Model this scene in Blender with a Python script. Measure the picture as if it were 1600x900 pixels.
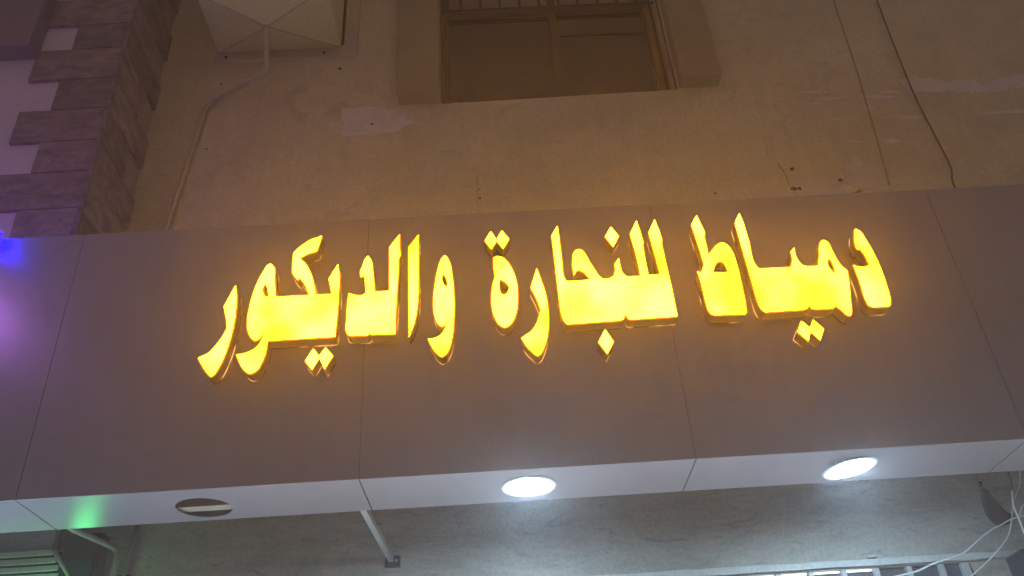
import bpy, bmesh, math, random
from mathutils import Vector, Matrix, geometry, noise
from math import pi, sin, cos, radians

random.seed(7)
for o in list(bpy.data.objects):
    bpy.data.objects.remove(o)
scene = bpy.context.scene
COL = scene.collection

# ------------------------------------------------------------------ camera
GROUND = -2.79                       # pavement level; z = 0 is the underside of the sign
cam_data = bpy.data.cameras.new('camera')
cam = bpy.data.objects.new('camera', cam_data)
COL.objects.link(cam)
cam_data.sensor_width = 36.0
cam_data.lens = 30.70
cam_data.clip_start = 0.05
cam_data.clip_end = 500.0
pitch, yaw, roll = radians(33.4196), radians(1.5648), radians(-4.0519)
fwd = Vector((sin(yaw)*cos(pitch), cos(yaw)*cos(pitch), sin(pitch)))
r0 = Vector((cos(yaw), -sin(yaw), 0))
u0 = r0.cross(fwd)
rgt = cos(roll)*r0 + sin(roll)*u0
up = -sin(roll)*r0 + cos(roll)*u0
M = Matrix((rgt, up, -fwd)).transposed().to_4x4()
M.translation = Vector((0.51553, -2.98766, -1.18672))
cam.matrix_world = M
scene.camera = cam

# ------------------------------------------------------------------ world, exposure
world = bpy.data.worlds.new('World')
scene.world = world
world.use_nodes = True
wn, wl = world.node_tree.nodes, world.node_tree.links
wn.clear()
wout = wn.new('ShaderNodeOutputWorld')
sky = wn.new('ShaderNodeTexSky')
sky.sky_type = 'NISHITA'
sky.sun_disc = False
sky.sun_elevation = radians(-5.0)
sky.sun_rotation = radians(180)
bg_sky = wn.new('ShaderNodeBackground')
bg_sky.inputs['Strength'].default_value = 0.05
bg_glow = wn.new('ShaderNodeBackground')          # even glow of a lit town in the night sky
bg_glow.inputs['Color'].default_value = (1.0, 0.82, 0.80, 1)
bg_glow.inputs['Strength'].default_value = 0.155
add = wn.new('ShaderNodeAddShader')
wl.new(sky.outputs[0], bg_sky.inputs['Color'])
wl.new(bg_sky.outputs[0], add.inputs[0])
wl.new(bg_glow.outputs[0], add.inputs[1])
wl.new(add.outputs[0], wout.inputs['Surface'])

vs = scene.view_settings
vs.view_transform = 'Standard'
vs.look = 'None'
vs.exposure = 0.0
vs.gamma = 1.0
vs.use_curve_mapping = False
scene.render.engine = 'CYCLES'
scene.cycles.use_denoising = True
scene.cycles.max_bounces = 6
scene.cycles.diffuse_bounces = 4
scene.cycles.volume_bounces = 1
scene.cycles.sample_clamp_indirect = 6.0
scene.cycles.caustics_reflective = False
scene.cycles.caustics_refractive = False


# ------------------------------------------------------------------ materials
def new_mat(name):
    m = bpy.data.materials.new(name)
    m.use_nodes = True
    nt = m.node_tree
    b = nt.nodes['Principled BSDF']
    return m, nt, b


def coords(nt, scale=(1, 1, 1)):
    g = nt.nodes.new('ShaderNodeNewGeometry')
    mp = nt.nodes.new('ShaderNodeMapping')
    mp.inputs['Scale'].default_value = scale
    nt.links.new(g.outputs['Position'], mp.inputs['Vector'])
    return mp.outputs['Vector']


def noise_tex(nt, vec, scale, detail=4, rough=0.55, dist=0.0):
    n = nt.nodes.new('ShaderNodeTexNoise')
    n.inputs['Scale'].default_value = scale
    n.inputs['Detail'].default_value = detail
    n.inputs['Roughness'].default_value = rough
    n.inputs['Distortion'].default_value = dist
    nt.links.new(vec, n.inputs['Vector'])
    return n.outputs['Fac']


def ramp(nt, fac, stops):
    r = nt.nodes.new('ShaderNodeValToRGB')
    e = r.color_ramp.elements
    while len(e) < len(stops):
        e.new(0.5)
    for el, (p, c) in zip(e, stops):
        el.position = p
        el.color = (*c, 1) if len(c) == 3 else c
    nt.links.new(fac, r.inputs['Fac'])
    return r.outputs['Color']


def mix(nt, fac, a, b, mode='MIX'):
    m = nt.nodes.new('ShaderNodeMix')
    m.data_type = 'RGBA'
    m.blend_type = mode
    if isinstance(fac, float):
        m.inputs[0].default_value = fac
    else:
        nt.links.new(fac, m.inputs[0])
    for sock, v in ((m.inputs[6], a), (m.inputs[7], b)):
        if isinstance(v, tuple):
            sock.default_value = (*v, 1)
        else:
            nt.links.new(v, sock)
    return m.outputs[2]


def bump(nt, b, height, strength, dist=0.01):
    n = nt.nodes.new('ShaderNodeBump')
    n.inputs['Strength'].default_value = strength
    n.inputs['Distance'].default_value = dist
    nt.links.new(height, n.inputs['Height'])
    nt.links.new(n.outputs['Normal'], b.inputs['Normal'])


def mottled(name, c1, c2, scale=(1, 1, 1), freq=3.0, rough=0.8, fine=60.0, bstr=0.25, bdist=0.004,
            metal=0.0, detail=6, bscale=None, c3=None, rand=0.0, streak=0.0):
    """matt surface: slow stain noise between two colours, fine grain, fine relief"""
    m, nt, b = new_mat(name)
    v = coords(nt, scale)
    big = noise_tex(nt, v, freq, detail, 0.6, 0.6)
    col = ramp(nt, big, [(0.30, c1), (0.70, c2)])
    fn = noise_tex(nt, coords(nt), fine, 3, 0.6)
    g = ramp(nt, fn, [(0.25, (0.82, 0.82, 0.82)), (0.75, (1.12, 1.12, 1.12))])
    col = mix(nt, 1.0, col, g, 'MULTIPLY')
    if c3:
        sp = noise_tex(nt, v, freq*2.7, 8, 0.7, 1.2)
        mk = ramp(nt, sp, [(0.56, (0, 0, 0)), (0.68, (1, 1, 1))])
        col = mix(nt, mk, col, c3)
    if rand:                                      # tone differs from piece to piece
        oi = nt.nodes.new('ShaderNodeObjectInfo')
        col = mix(nt, 1.0, col, ramp(nt, oi.outputs['Random'], [(0.0, (1-rand,)*3), (1.0, (1+rand, 1+rand*0.8, 1+rand*0.8))]), 'MULTIPLY')
    if streak:                                    # rain runs and dust
        sn = noise_tex(nt, coords(nt, (9.0, 9.0, 0.5)), 1.6, 6, 0.65, 0.3)
        col = mix(nt, 1.0, col, ramp(nt, sn, [(0.35, (1-streak,)*3), (0.6, (1, 1, 1))]), 'MULTIPLY')
    nt.links.new(col, b.inputs['Base Color'])
    b.inputs['Roughness'].default_value = rough
    b.inputs['Metallic'].default_value = metal
    h = noise_tex(nt, coords(nt, bscale or (1, 1, 1)), fine*0.5, 6, 0.65)
    bump(nt, b, h, bstr, bdist)
    return m


def plain(name, col, rough=0.5, metal=0.0, fine=80.0, var=0.12):
    m, nt, b = new_mat(name)
    n = noise_tex(nt, coords(nt), fine, 4, 0.6)
    n2 = noise_tex(nt, coords(nt), 6.0, 4, 0.6)
    lo = tuple(c*(1-var) for c in col)
    hi = tuple(min(1, c*(1+var)) for c in col)
    c = ramp(nt, n, [(0.3, lo), (0.7, hi)])
    g = ramp(nt, n2, [(0.3, (0.85, 0.85, 0.85)), (0.7, (1.05, 1.05, 1.05))])
    nt.links.new(mix(nt, 1.0, c, g, 'MULTIPLY'), b.inputs['Base Color'])
    b.inputs['Roughness'].default_value = rough
    b.inputs['Metallic'].default_value = metal
    return m


def glow_mat(name, col, strength, var=None, freq=5.5, stops=(0.36, 0.62)):
    """something that gives off light; var = second colour for uneven LEDs behind a diffuser"""
    m = bpy.data.materials.new(name)
    m.use_nodes = True
    nt = m.node_tree
    nt.nodes.clear()
    out = nt.nodes.new('ShaderNodeOutputMaterial')
    e = nt.nodes.new('ShaderNodeEmission')
    e.inputs['Color'].default_value = (*col, 1)
    e.inputs['Strength'].default_value = strength
    if var:
        n = noise_tex(nt, coords(nt), freq, 2, 0.5)
        nt.links.new(ramp(nt, n, [(stops[0], col), (stops[1], var)]), e.inputs['Color'])
    nt.links.new(e.outputs[0], out.inputs['Surface'])
    return m


# ------------------------------------------------------------------ mesh helpers
def link(name, me, m, parent=None):
    o = bpy.data.objects.new(name, me)
    COL.objects.link(o)
    if m:
        me.materials.append(m)
    if parent:
        o.parent = parent
    return o


def finish(bm, name, m, parent=None, smooth=False):
    bmesh.ops.recalc_face_normals(bm, faces=bm.faces)
    me = bpy.data.meshes.new(name)
    bm.to_mesh(me)
    bm.free()
    if smooth:
        for p in me.polygons:
            p.use_smooth = True
    return link(name, me, m, parent)


def tag(o, label=None, cat=None, group=None, kind=None):
    for k, v in (('label', label), ('category', cat), ('group', group), ('kind', kind)):
        if v:
            o[k] = v
    return o


def thing(name, label, cat, loc=(0, 0, 0), group=None):
    o = bpy.data.objects.new(name, None)
    COL.objects.link(o)
    o.empty_display_size = 0.05
    o.location = loc
    bpy.context.view_layer.update()
    return tag(o, label, cat, group)


def local(bm, parent):
    """geometry is written in world metres; move it into its parent's frame"""
    if parent:
        bmesh.ops.translate(bm, verts=bm.verts, vec=-root_loc(parent))


def root_loc(o):
    v = Vector((0, 0, 0))
    while o:
        v += o.location
        o = o.parent
    return v


def add_box(bm, lo, hi, bev=0.0):
    r = bmesh.ops.create_cube(bm, size=1.0)
    lo, hi = Vector(lo), Vector(hi)
    for v in r['verts']:
        v.co = Vector(((lo.x+hi.x)/2 + v.co.x*(hi.x-lo.x), (lo.y+hi.y)/2 + v.co.y*(hi.y-lo.y),
                       (lo.z+hi.z)/2 + v.co.z*(hi.z-lo.z)))
    if bev:
        es = list({e for v in r['verts'] for e in v.link_edges})
        bmesh.ops.bevel(bm, geom=es, offset=bev, segments=2, affect='EDGES', profile=0.6)


def box(name, lo, hi, m, parent=None, bev=0.004):
    bm = bmesh.new()
    add_box(bm, lo, hi, bev)
    local(bm, parent)
    return finish(bm, name, m, parent)


def add_prism(bm, loops, a, b, axes='xz'):
    """loops (outline first, then holes) in the plane of two axes, extruded from a to b along the third"""
    def P(u, v, w):
        return {'xz': Vector((u, w, v)), 'xy': Vector((u, v, w)), 'yz': Vector((w, u, v))}[axes]
    tris = geometry.tessellate_polygon([[Vector((u, v, 0)) for u, v in lp] for lp in loops])
    flat = [p for lp in loops for p in lp]
    A = [bm.verts.new(P(u, v, a)) for u, v in flat]
    B = [bm.verts.new(P(u, v, b)) for u, v in flat]
    for t in tris:
        if len(set(t)) == 3:
            bm.faces.new([A[i] for i in t])
            bm.faces.new([B[i] for i in reversed(t)])
    k = 0
    for lp in loops:
        n = len(lp)
        for i in range(n):
            j = (i+1) % n
            bm.faces.new((A[k+i], A[k+j], B[k+j], B[k+i]))
        k += n


def prism(name, loops, a, b, m, parent=None, axes='xz'):
    bm = bmesh.new()
    add_prism(bm, loops, a, b, axes)
    local(bm, parent)
    return finish(bm, name, m, parent)


def add_tube(bm, pts, r, seg=8, closed=False, r1=None):
    pts = [Vector(p) for p in pts]
    n = len(pts)
    rings = []
    ref = None
    for i, p in enumerate(pts):
        a = pts[i-1] if (i or closed) else p
        c = pts[(i+1) % n] if (i < n-1 or closed) else p
        d = (c-a).normalized()
        if ref is None:
            ref = d.orthogonal().normalized()
        ref = (ref - d*ref.dot(d))
        ref = ref.normalized() if ref.length > 1e-6 else d.orthogonal().normalized()
        w = d.cross(ref)
        rr = r if r1 is None else r + (r1-r)*i/max(1, n-1)
        rings.append([bm.verts.new(p + rr*(cos(2*pi*k/seg)*ref + sin(2*pi*k/seg)*w)) for k in range(seg)])
    for i in range(n if closed else n-1):
        A, B = rings[i], rings[(i+1) % n]
        for k in range(seg):
            bm.faces.new((A[k], A[(k+1) % seg], B[(k+1) % seg], B[k]))
    if not closed:
        bm.faces.new(list(reversed(rings[0])))
        bm.faces.new(rings[-1])


def smooth_path(pts, k=6):
    """points through which a cable runs, rounded"""
    P = [Vector(p) for p in pts]
    out = []
    for i in range(len(P)-1):
        p0, p1, p2, p3 = P[max(i-1, 0)], P[i], P[i+1], P[min(i+2, len(P)-1)]
        for j in range(k):
            t = j/k
            out.append(0.5*((2*p1) + (p2-p0)*t + (2*p0-5*p1+4*p2-p3)*t*t + (3*p1-p0-3*p2+p3)*t**3))
    out.append(P[-1])
    return out


def tube(name, pts, r, m, parent=None, seg=8, smooth=True, r1=None, closed=False):
    bm = bmesh.new()
    add_tube(bm, pts, r, seg, closed, r1)
    local(bm, parent)
    return finish(bm, name, m, parent, smooth)


def lathe(name, prof, c, m, parent=None, seg=40, smooth=True):
    """profile of (radius, z) turned about the vertical through c"""
    bm = bmesh.new()
    rings = []
    for r, z in prof:
        if r < 1e-5:
            rings.append([bm.verts.new((c[0], c[1], c[2]+z))])
        else:
            rings.append([bm.verts.new((c[0]+r*cos(2*pi*k/seg), c[1]+r*sin(2*pi*k/seg), c[2]+z)) for k in range(seg)])
    for A, B in zip(rings, rings[1:]):
        for k in range(seg):
            q = (k+1) % seg
            if len(A) == 1:
                bm.faces.new((A[0], B[k], B[q]))
            elif len(B) == 1:
                bm.faces.new((A[k], A[q], B[0]))
            else:
                bm.faces.new((A[k], A[q], B[q], B[k]))
    local(bm, parent)
    return finish(bm, name, m, parent, smooth)


def circle(cx, cy, r, n=48):
    return [(cx+r*cos(2*pi*i/n), cy+r*sin(2*pi*i/n)) for i in range(n)]

# ------------------------------------------------------------------ the materials of the place
M_plaster = mottled('beige_plaster', (0.55, 0.44, 0.285), (0.70, 0.56, 0.375), freq=1.6, rough=0.85, fine=90, bstr=0.3, streak=0.05,
                    c3=(0.50, 0.42, 0.29))
M_patch = mottled('bare_filler', (0.66, 0.54, 0.49), (0.75, 0.62, 0.57), freq=9, rough=0.9, fine=120, bstr=0.3)
M_patch_thin = mottled('worn_paint', (0.55, 0.45, 0.36), (0.68, 0.56, 0.50), freq=9, rough=0.9, fine=120, bstr=0.3)
M_cement = mottled('grey_cement', (0.30, 0.278, 0.235), (0.44, 0.405, 0.345), scale=(1.0, 1.0, 3.2), freq=2.2, rough=0.85,
                   fine=70, bstr=0.45, bdist=0.006, bscale=(0.35, 1, 1.6), c3=(0.22, 0.205, 0.19))
M_pink = mottled('pink_paint', (0.64, 0.50, 0.51), (0.71, 0.55, 0.56), freq=3, rough=0.85, fine=90)
M_stone = mottled('grooved_stone', (0.16, 0.11, 0.105), (0.36, 0.25, 0.24), scale=(1, 1, 2.2), freq=9, rough=0.8, fine=45, rand=0.22,
                  bstr=1.0, bdist=0.014, bscale=(0.45, 0.45, 1.7))  # wide tone contrast stands in for shade in the grooves
M_side = mottled('darker_side_plaster', (0.30, 0.23, 0.20), (0.38, 0.29, 0.25), freq=4, rough=0.85, fine=80)
M_trimstone = mottled('surround_paint', (0.31, 0.235, 0.135), (0.37, 0.28, 0.165), freq=3, rough=0.8, fine=80)
M_trimleft = mottled('mauve_surround_paint', (0.25, 0.17, 0.18), (0.30, 0.21, 0.22), freq=3, rough=0.8, fine=80)
M_acp = mottled('silver_composite_panel', (0.305, 0.268, 0.30), (0.35, 0.308, 0.345), freq=1.1, rough=0.36, fine=240, bstr=0.03,
                bdist=0.001, metal=0.55, streak=0.035, c3=(0.295, 0.258, 0.288))
M_joint = plain('dark_joint', (0.07, 0.06, 0.06), 0.8)
M_beam = plain('pale_timber', (0.30, 0.24, 0.19), 0.7)
M_steel = plain('galvanised_steel', (0.42, 0.41, 0.40), 0.45, 0.6)
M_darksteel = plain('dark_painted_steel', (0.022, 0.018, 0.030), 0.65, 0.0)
M_conduit = plain('dull_conduit', (0.26, 0.21, 0.20), 0.6)
M_gold = plain('gold_letter_sides', (0.46, 0.20, 0.022), 0.5, 0.35)
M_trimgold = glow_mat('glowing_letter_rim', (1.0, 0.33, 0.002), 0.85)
M_ring = plain('white_lamp_ring', (0.75, 0.76, 0.78), 0.35)
M_acbox = mottled('cream_sheet_metal', (0.70, 0.56, 0.31), (0.78, 0.63, 0.36), freq=3, rough=0.55, fine=100, bstr=0.05)
M_acplate = mottled('beige_infill_board', (0.50, 0.40, 0.30), (0.56, 0.45, 0.34), freq=3, rough=0.7, fine=100, bstr=0.08)
M_pipe = plain('beige_plastic_pipe', (0.50, 0.41, 0.31), 0.5)
M_wire = plain('white_cable', (0.60, 0.60, 0.58), 0.45)
M_darkwire = plain('dark_cable', (0.12, 0.075, 0.05), 0.6)
M_glass = plain('dark_window_glass', (0.030, 0.013, 0.006), 0.10, 0.0, var=0.25)
M_frost = plain('dusty_pane', (0.24, 0.17, 0.12), 0.5)
M_frame = plain('brown_window_frame', (0.085, 0.04, 0.022), 0.45)
M_framelit = plain('lit_window_frame', (0.18, 0.115, 0.075), 0.45, 0.3)  # paler copy of the frame; its edge highlight is put into the colour
M_bar = plain('rusty_bar', (0.07, 0.032, 0.018), 0.6)
M_hole = plain('dark_hole', (0.02, 0.014, 0.01), 0.9)
M_white = mottled('white_trim', (0.44, 0.435, 0.40), (0.54, 0.535, 0.49), freq=6, rough=0.6, fine=90, bstr=0.2)
M_grille = plain('grey_grille', (0.42, 0.42, 0.42), 0.5, 0.2)
M_pane = plain('dark_transom_glass', (0.07, 0.065, 0.08), 0.25)
M_slat = plain('grey_slat', (0.52, 0.45, 0.45), 0.5, 0.2)
M_ground = mottled('pale_pavement', (0.42, 0.39, 0.35), (0.52, 0.48, 0.43), freq=1.2, rough=0.9, fine=30)
M_road = mottled('asphalt', (0.045, 0.043, 0.042), (0.07, 0.066, 0.062), freq=1.5, rough=0.9, fine=60)
M_letter = glow_mat('lit_yellow_acrylic', (1.0, 0.37, 0.0010), 44.0, (1.0, 0.41, 0.0085), 3.6, (0.38, 0.64))
M_leak = glow_mat('light_leak', (0.06, 0.022, 0.004), 1.6, (1.0, 0.48, 0.14), 8.0, (0.50, 0.60))
M_lamp = glow_mat('white_led', (0.52, 0.77, 1.0), 360.0)
M_blue = glow_mat('blue_led', (0.0008, 0.0004, 1.0), 95.0)
M_green = glow_mat('green_led', (0.07, 1.0, 0.22), 13.0)
M_dimgreen = glow_mat('green_tube', (0.30, 1.0, 0.45), 5.0)
M_fill = glow_mat('fill_glow', (0.76, 0.94, 1.0), 6.6)  # glow for unseen panes added to light the sign's underside
M_fillblue = glow_mat('blue_fill_glow', (0.46, 0.64, 1.0), 15.0)  # bluish glow for a pane added out of view as fill
M_tube = glow_mat('white_tube_light', (0.85, 1.0, 0.92), 3.0)

# ------------------------------------------------------------------ ground
tag(box('pavement', (-8, -1.6, GROUND-0.3), (8, 1.6, GROUND), M_ground, bev=0.01), kind='structure')
tag(box('kerb', (-8, -1.75, GROUND-0.3), (8, -1.602, GROUND+0.004), M_white, bev=0.01), kind='structure')
tag(box('road', (-8, -8, GROUND-0.4), (8, -1.752, GROUND-0.13), M_road, bev=0), kind='structure')

# ------------------------------------------------------------------ main building
WY = 0.84                              # its wall plane
bld = thing('shop_building', 'beige plastered building behind the lit sign with a dark barred window', 'building', (0, WY, GROUND))
WX0, WX1, WZ0, WZ1 = 0.275, 1.728, 2.715, 4.30
prism('plaster_wall', [[(-1.495, 0.30), (6.0, 0.30), (6.0, 5.6), (-1.495, 5.6)],
                       [(WX0, WZ0), (WX1, WZ0+0.02), (WX1, WZ1), (WX0, WZ1)]], WY, WY+0.30, M_plaster, bld)
TX0, TX1, TZ0, TZ1 = 1.02, 2.475, -0.75, -0.19
prism('cement_wall', [[(-1.495, GROUND), (6.0, GROUND), (6.0, 0.298), (-1.495, 0.298)],
                      [(TX0, TZ0), (TX1, TZ0), (TX1, TZ1), (TX0, TZ1)],
                      [(-1.05, GROUND+0.02), (2.1, GROUND+0.02), (2.1, -0.95), (-1.05, -0.95)]], WY, WY+0.30, M_cement, bld)


def blot(name, pts, m, parent, th=0.004, jag=0.012, step=0.02):
    """a thin ragged skin of filler or flaked paint on the wall"""
    out = []
    n = len(pts)
    for i in range(n):
        a, b = Vector(pts[i]), Vector(pts[(i+1) % n])
        k = max(1, int((b-a).length/step))
        for j in range(k):
            p = a.lerp(b, j/k)
            d = noise.noise_vector((p.x*19, p.y*19, 3.1))*jag + noise.noise_vector((p.x*67, p.y*67, 1.7))*jag*0.5
            out.append((p.x+d.x, p.y+d.y))
    return prism(name, [out], WY-th, WY+0.01, m, parent)


blot('plaster_patch', [(-0.335, 2.715), (-0.16, 2.722), (0.02, 2.675), (0.065, 2.672), (0.055, 2.60), (0.10, 2.59), (0.10, 2.56),
                       (0.04, 2.548), (0.02, 2.51), (-0.12, 2.487), (-0.32, 2.49), (-0.325, 2.60)], M_patch, bld, jag=0.016)
blot('plaster_patch', [(3.10, 2.71), (3.22, 2.735), (3.38, 2.69), (3.52, 2.68), (3.60, 2.64), (3.72, 2.69), (3.95, 2.72), (4.3, 2.78),
                       (4.3, 2.66), (3.9, 2.62), (3.72, 2.575), (3.5, 2.575), (3.3, 2.60), (3.14, 2.60)], M_patch, bld, jag=0.03)
blot('plaster_patch', [(3.45, 2.40), (3.7, 2.425), (4.1, 2.40), (4.3, 2.41), (4.3, 2.385), (3.9, 2.39), (3.6, 2.39)], M_patch, bld, jag=0.01)
blot('plaster_patch', [(2.55, 1.94), (2.60, 2.06), (2.66, 2.12), (2.72, 2.07), (2.76, 1.95), (2.79, 1.86), (2.60, 1.84)], M_patch_thin, bld, jag=0.045)
blot('plaster_patch', [(1.80, 1.86), (1.84, 1.93), (1.93, 1.90), (2.0, 1.925), (2.16, 1.89), (2.30, 1.95), (2.44, 1.99), (2.5, 1.92), (2.62, 1.90),
                       (2.62, 1.80), (1.80, 1.80)], M_patch_thin, bld, jag=0.045)
rs = random.Random(4)
for (x0, x1, z, th) in [(2.42, 2.72, 2.66, 0.008), (2.50, 2.80, 2.60, 0.010), (2.44, 2.62, 2.56, 0.007), (2.80, 3.04, 2.595, 0.022),
                        (2.90, 3.10, 2.635, 0.014), (2.86, 3.26, 2.41, 0.010), (2.95, 3.35, 2.385, 0.007), (2.52, 2.78, 2.41, 0.006),
                        (2.58, 2.7, 2.33, 0.007), (2.62, 2.74, 2.24, 0.012), (2.84, 2.96, 2.22, 0.02), (2.80, 2.90, 2.50, 0.014),
                        (3.16, 3.22, 2.16, 0.010), (3.84, 3.90, 2.52, 0.016), (-0.42, -0.33, 2.60, 0.006), (-0.55, -0.44, 2.57, 0.005),
                        (2.02, 2.09, 2.69, 0.006), (1.90, 1.98, 2.685, 0.010), (0.86, 0.89, 2.21, 0.010), (0.40, 0.44, 2.03, 0.007)]:
    sl = rs.uniform(-0.03, 0.03)
    blot('plaster_patch', [(x0, z), ((x0+x1)/2, z+th+sl*0.5), (x1, z+sl), ((x0+x1)/2, z-th+sl*0.5)], M_patch, bld, 0.003, 0.009, 0.012)
# a crack line painted over, drill holes and chipped plaster
tube('wall_crack', smooth_path([(2.895, WY, 3.50), (2.878, WY, 3.12), (2.863, WY, 2.79), (2.848, WY, 2.60), (2.83, WY, 2.33), (2.793, WY, 1.89)]),
     0.006, M_trimstone, bld, 6)
for (x, z, r) in [(0.476, 1.956, 0.007), (0.475, 2.02, 0.004), (-0.367, 3.067, 0.012), (-1.10, 2.98, 0.006), (2.247, 1.90, 0.022),
                  (2.28, 1.90, 0.014), (2.274, 2.05, 0.013), (2.527, 1.952, 0.013), (-0.15, 2.57, 0.010), (1.80, 1.90, 0.006), (-1.12, 2.44, 0.006)]:
    bm = bmesh.new()
    add_prism(bm, [[(x+r*(0.7+0.5*rs.random())*cos(2*pi*k/9), z+r*(0.6+0.5*rs.random())*sin(2*pi*k/9)) for k in range(9)]], WY-0.005, WY+0.01)
    local(bm, bld)
    finish(bm, 'chipped_hole', M_hole, bld)
tube('wall_crack', [(2.20, WY, 2.10), (2.225, WY, 2.02), (2.232, WY, 1.90)], 0.004, M_bar, bld, 5)
tube('wall_crack', [(0.466, WY, 2.12), (0.462, WY, 2.02), (0.464, WY, 1.9)], 0.0025, M_trimstone, bld, 5)

# the barred upper window
box('window_surround', (0.005, WY-0.10, 2.722), (0.268, WY+0.02, 4.55), M_trimstone, bld, 0.012)
box('window_surround', (1.735, WY-0.10, 2.745), (1.985, WY+0.02, 4.55), M_trimstone, bld, 0.012)
box('window_surround', (0.27, WY-0.10, 4.302), (1.733, WY+0.02, 4.55), M_trimstone, bld, 0.012)
win = box('window', (WX0+0.002, WY+0.17, WZ0-0.02), (WX1-0.002, WY+0.19, WZ1), M_frame, bld, 0)
box('pane', (WX0+0.05, WY+0.155, WZ0+0.04), (1.00, WY+0.168, 3.655), M_glass, win, 0)
box('pane', (1.06, WY+0.155, WZ0+0.04), (WX1-0.09, WY+0.168, 3.42), M_glass, win, 0)
box('pane', (1.06, WY+0.155, 3.455), (WX1-0.09, WY+0.168, 3.655), M_glass, win, 0)
box('pane', (WX0+0.05, WY+0.155, 3.72), (1.00, WY+0.168, 4.27), M_frost, win, 0)
box('pane', (1.06, WY+0.155, 3.72), (WX1-0.06, WY+0.168, 4.27), M_frost, win, 0)
box('frame', (1.003, WY+0.150, WZ0), (1.057, WY+0.169, WZ1), M_bar, win, 0.003)
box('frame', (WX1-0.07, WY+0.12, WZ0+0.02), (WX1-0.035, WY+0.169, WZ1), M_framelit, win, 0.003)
box('frame', (WX0+0.003, WY+0.12, WZ0+0.02), (WX0+0.03, WY+0.169, WZ1), M_frame, win, 0.003)
box('frame', (WX0+0.032, WY+0.135, 3.658), (1.0, WY+0.169, 3.717), M_frame, win, 0.003)
box('frame', (1.06, WY+0.135, 3.658), (WX1-0.072, WY+0.169, 3.717), M_frame, win, 0.003)
for k in range(11):
    x = 0.41+0.1335*k
    if x < WX1-0.03:
        tube('bar', [(x, WY+0.10, 3.69), (x, WY+0.10, WZ1)], 0.009, M_bar, win, 8)
tube('bar', [(WX0, WY+0.10, 3.695), (WX1, WY+0.10, 3.685)], 0.010, M_bar, win, 8)
box('frame', (WX0+0.003, WY+0.06, 4.02), (WX1-0.003, WY+0.09, 4.10), M_frost, win, 0.003)
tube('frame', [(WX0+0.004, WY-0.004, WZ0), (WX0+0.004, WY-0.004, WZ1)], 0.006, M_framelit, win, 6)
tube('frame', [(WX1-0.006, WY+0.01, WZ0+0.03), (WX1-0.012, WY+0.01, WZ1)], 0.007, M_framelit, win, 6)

# lintel strip and the barred transom window of the shop front
lint = [(x, -0.172-0.006*(x-0.9)/1.8+0.004*noise.noise((x*9, 0.3, 0))) for x in [0.2+0.06*i for i in range(43)]]
lint += [(x, -0.200-0.004*(x-0.9)/1.8+0.005*noise.noise((x*7, 4.3, 0))) for x in [2.72-0.06*i for i in range(43)]]
prism('lintel_trim', [lint], WY-0.022, WY+0.01, M_white, bld)
tr = box('transom_window', (TX0+0.002, WY+0.06, TZ0), (TX1-0.002, WY+0.08, TZ1), M_grille, bld, 0)
box('frame', (TX0, WY-0.006, -0.2095), (TX1+0.03, WY+0.03, -0.2035), M_grille, tr, 0.003)
box('frame', (TX1-0.004, WY-0.006, TZ0), (TX1+0.03, WY+0.05, -0.211), M_grille, tr, 0.003)
bm = bmesh.new()
add_box(bm, (2.075, WY-0.02, -0.170), (2.115, WY+0.004, -0.158), 0.005)
local(bm, bld)
finish(bm, 'mortar_lump', M_white, bld)
px = TX1-0.004
for k, wd in enumerate([0.075, 0.12, 0.12, 0.12, 0.12, 0.12, 0.12, 0.12, 0.12, 0.12]):
    x1 = px
    x0 = px-wd
    box('pane', (x0, WY+0.020, -0.50), (x1, WY+0.030, -0.2115), M_pane, tr, 0)
    if k > 2:
        box('tube_light', (x0+0.004, WY+0.012, -0.2165), (x1-0.004, WY+0.019, -0.2115), M_tube, tr, 0)
    box('bar', (x0-0.022, WY-0.004, TZ0), (x0, WY+0.05, -0.211), M_grille, tr, 0.002)
    px = x0-0.022
tube('wall_crack', [(2.506, WY, -0.215), (2.512, WY, -0.29)], 0.005, M_hole, bld, 5)
dr = box('shop_door', (-1.048, WY+0.10, GROUND+0.02), (2.098, WY+0.13, -0.952), M_grille, bld, 0.004)
for x0 in (-0.99, 0.06, 1.11):
    box('fill_pane', (x0, WY+0.085, GROUND+0.12), (x0+0.94, WY+0.098, -1.02), M_fill, dr, 0)  # glowing panes added below the view to light the sign's underside
box('handle', (1.02, WY+0.05, GROUND+0.95), (1.045, WY+0.084, GROUND+1.25), M_steel, dr, 0.004)

# ------------------------------------------------------------------ neighbouring building on the left, standing forward
NX, NY = -1.495, 0.357
nb = thing('corner_building', 'pink painted building on the left with a column of grooved corner stones', 'building', (NX, NY, GROUND))
prism('plaster_wall', [[(-6.0, NY), (NX, NY), (NX, WY+0.3), (-6.0, WY+0.3)]], 0.9, 5.6, M_pink, nb, 'xy')
prism('cement_wall', [[(-6.0, WY), (NX-0.002, WY), (NX-0.002, WY+0.3), (-6.0, WY+0.3)]], GROUND, 0.898, M_cement, nb, 'xy')
rows = [4.35, 4.12, 3.89, 3.66, 3.435, 3.21, 2.981, 2.775, 2.532, 2.303, 2.073, 1.862, 1.622, 1.40, 1.17, 0.94]


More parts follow.
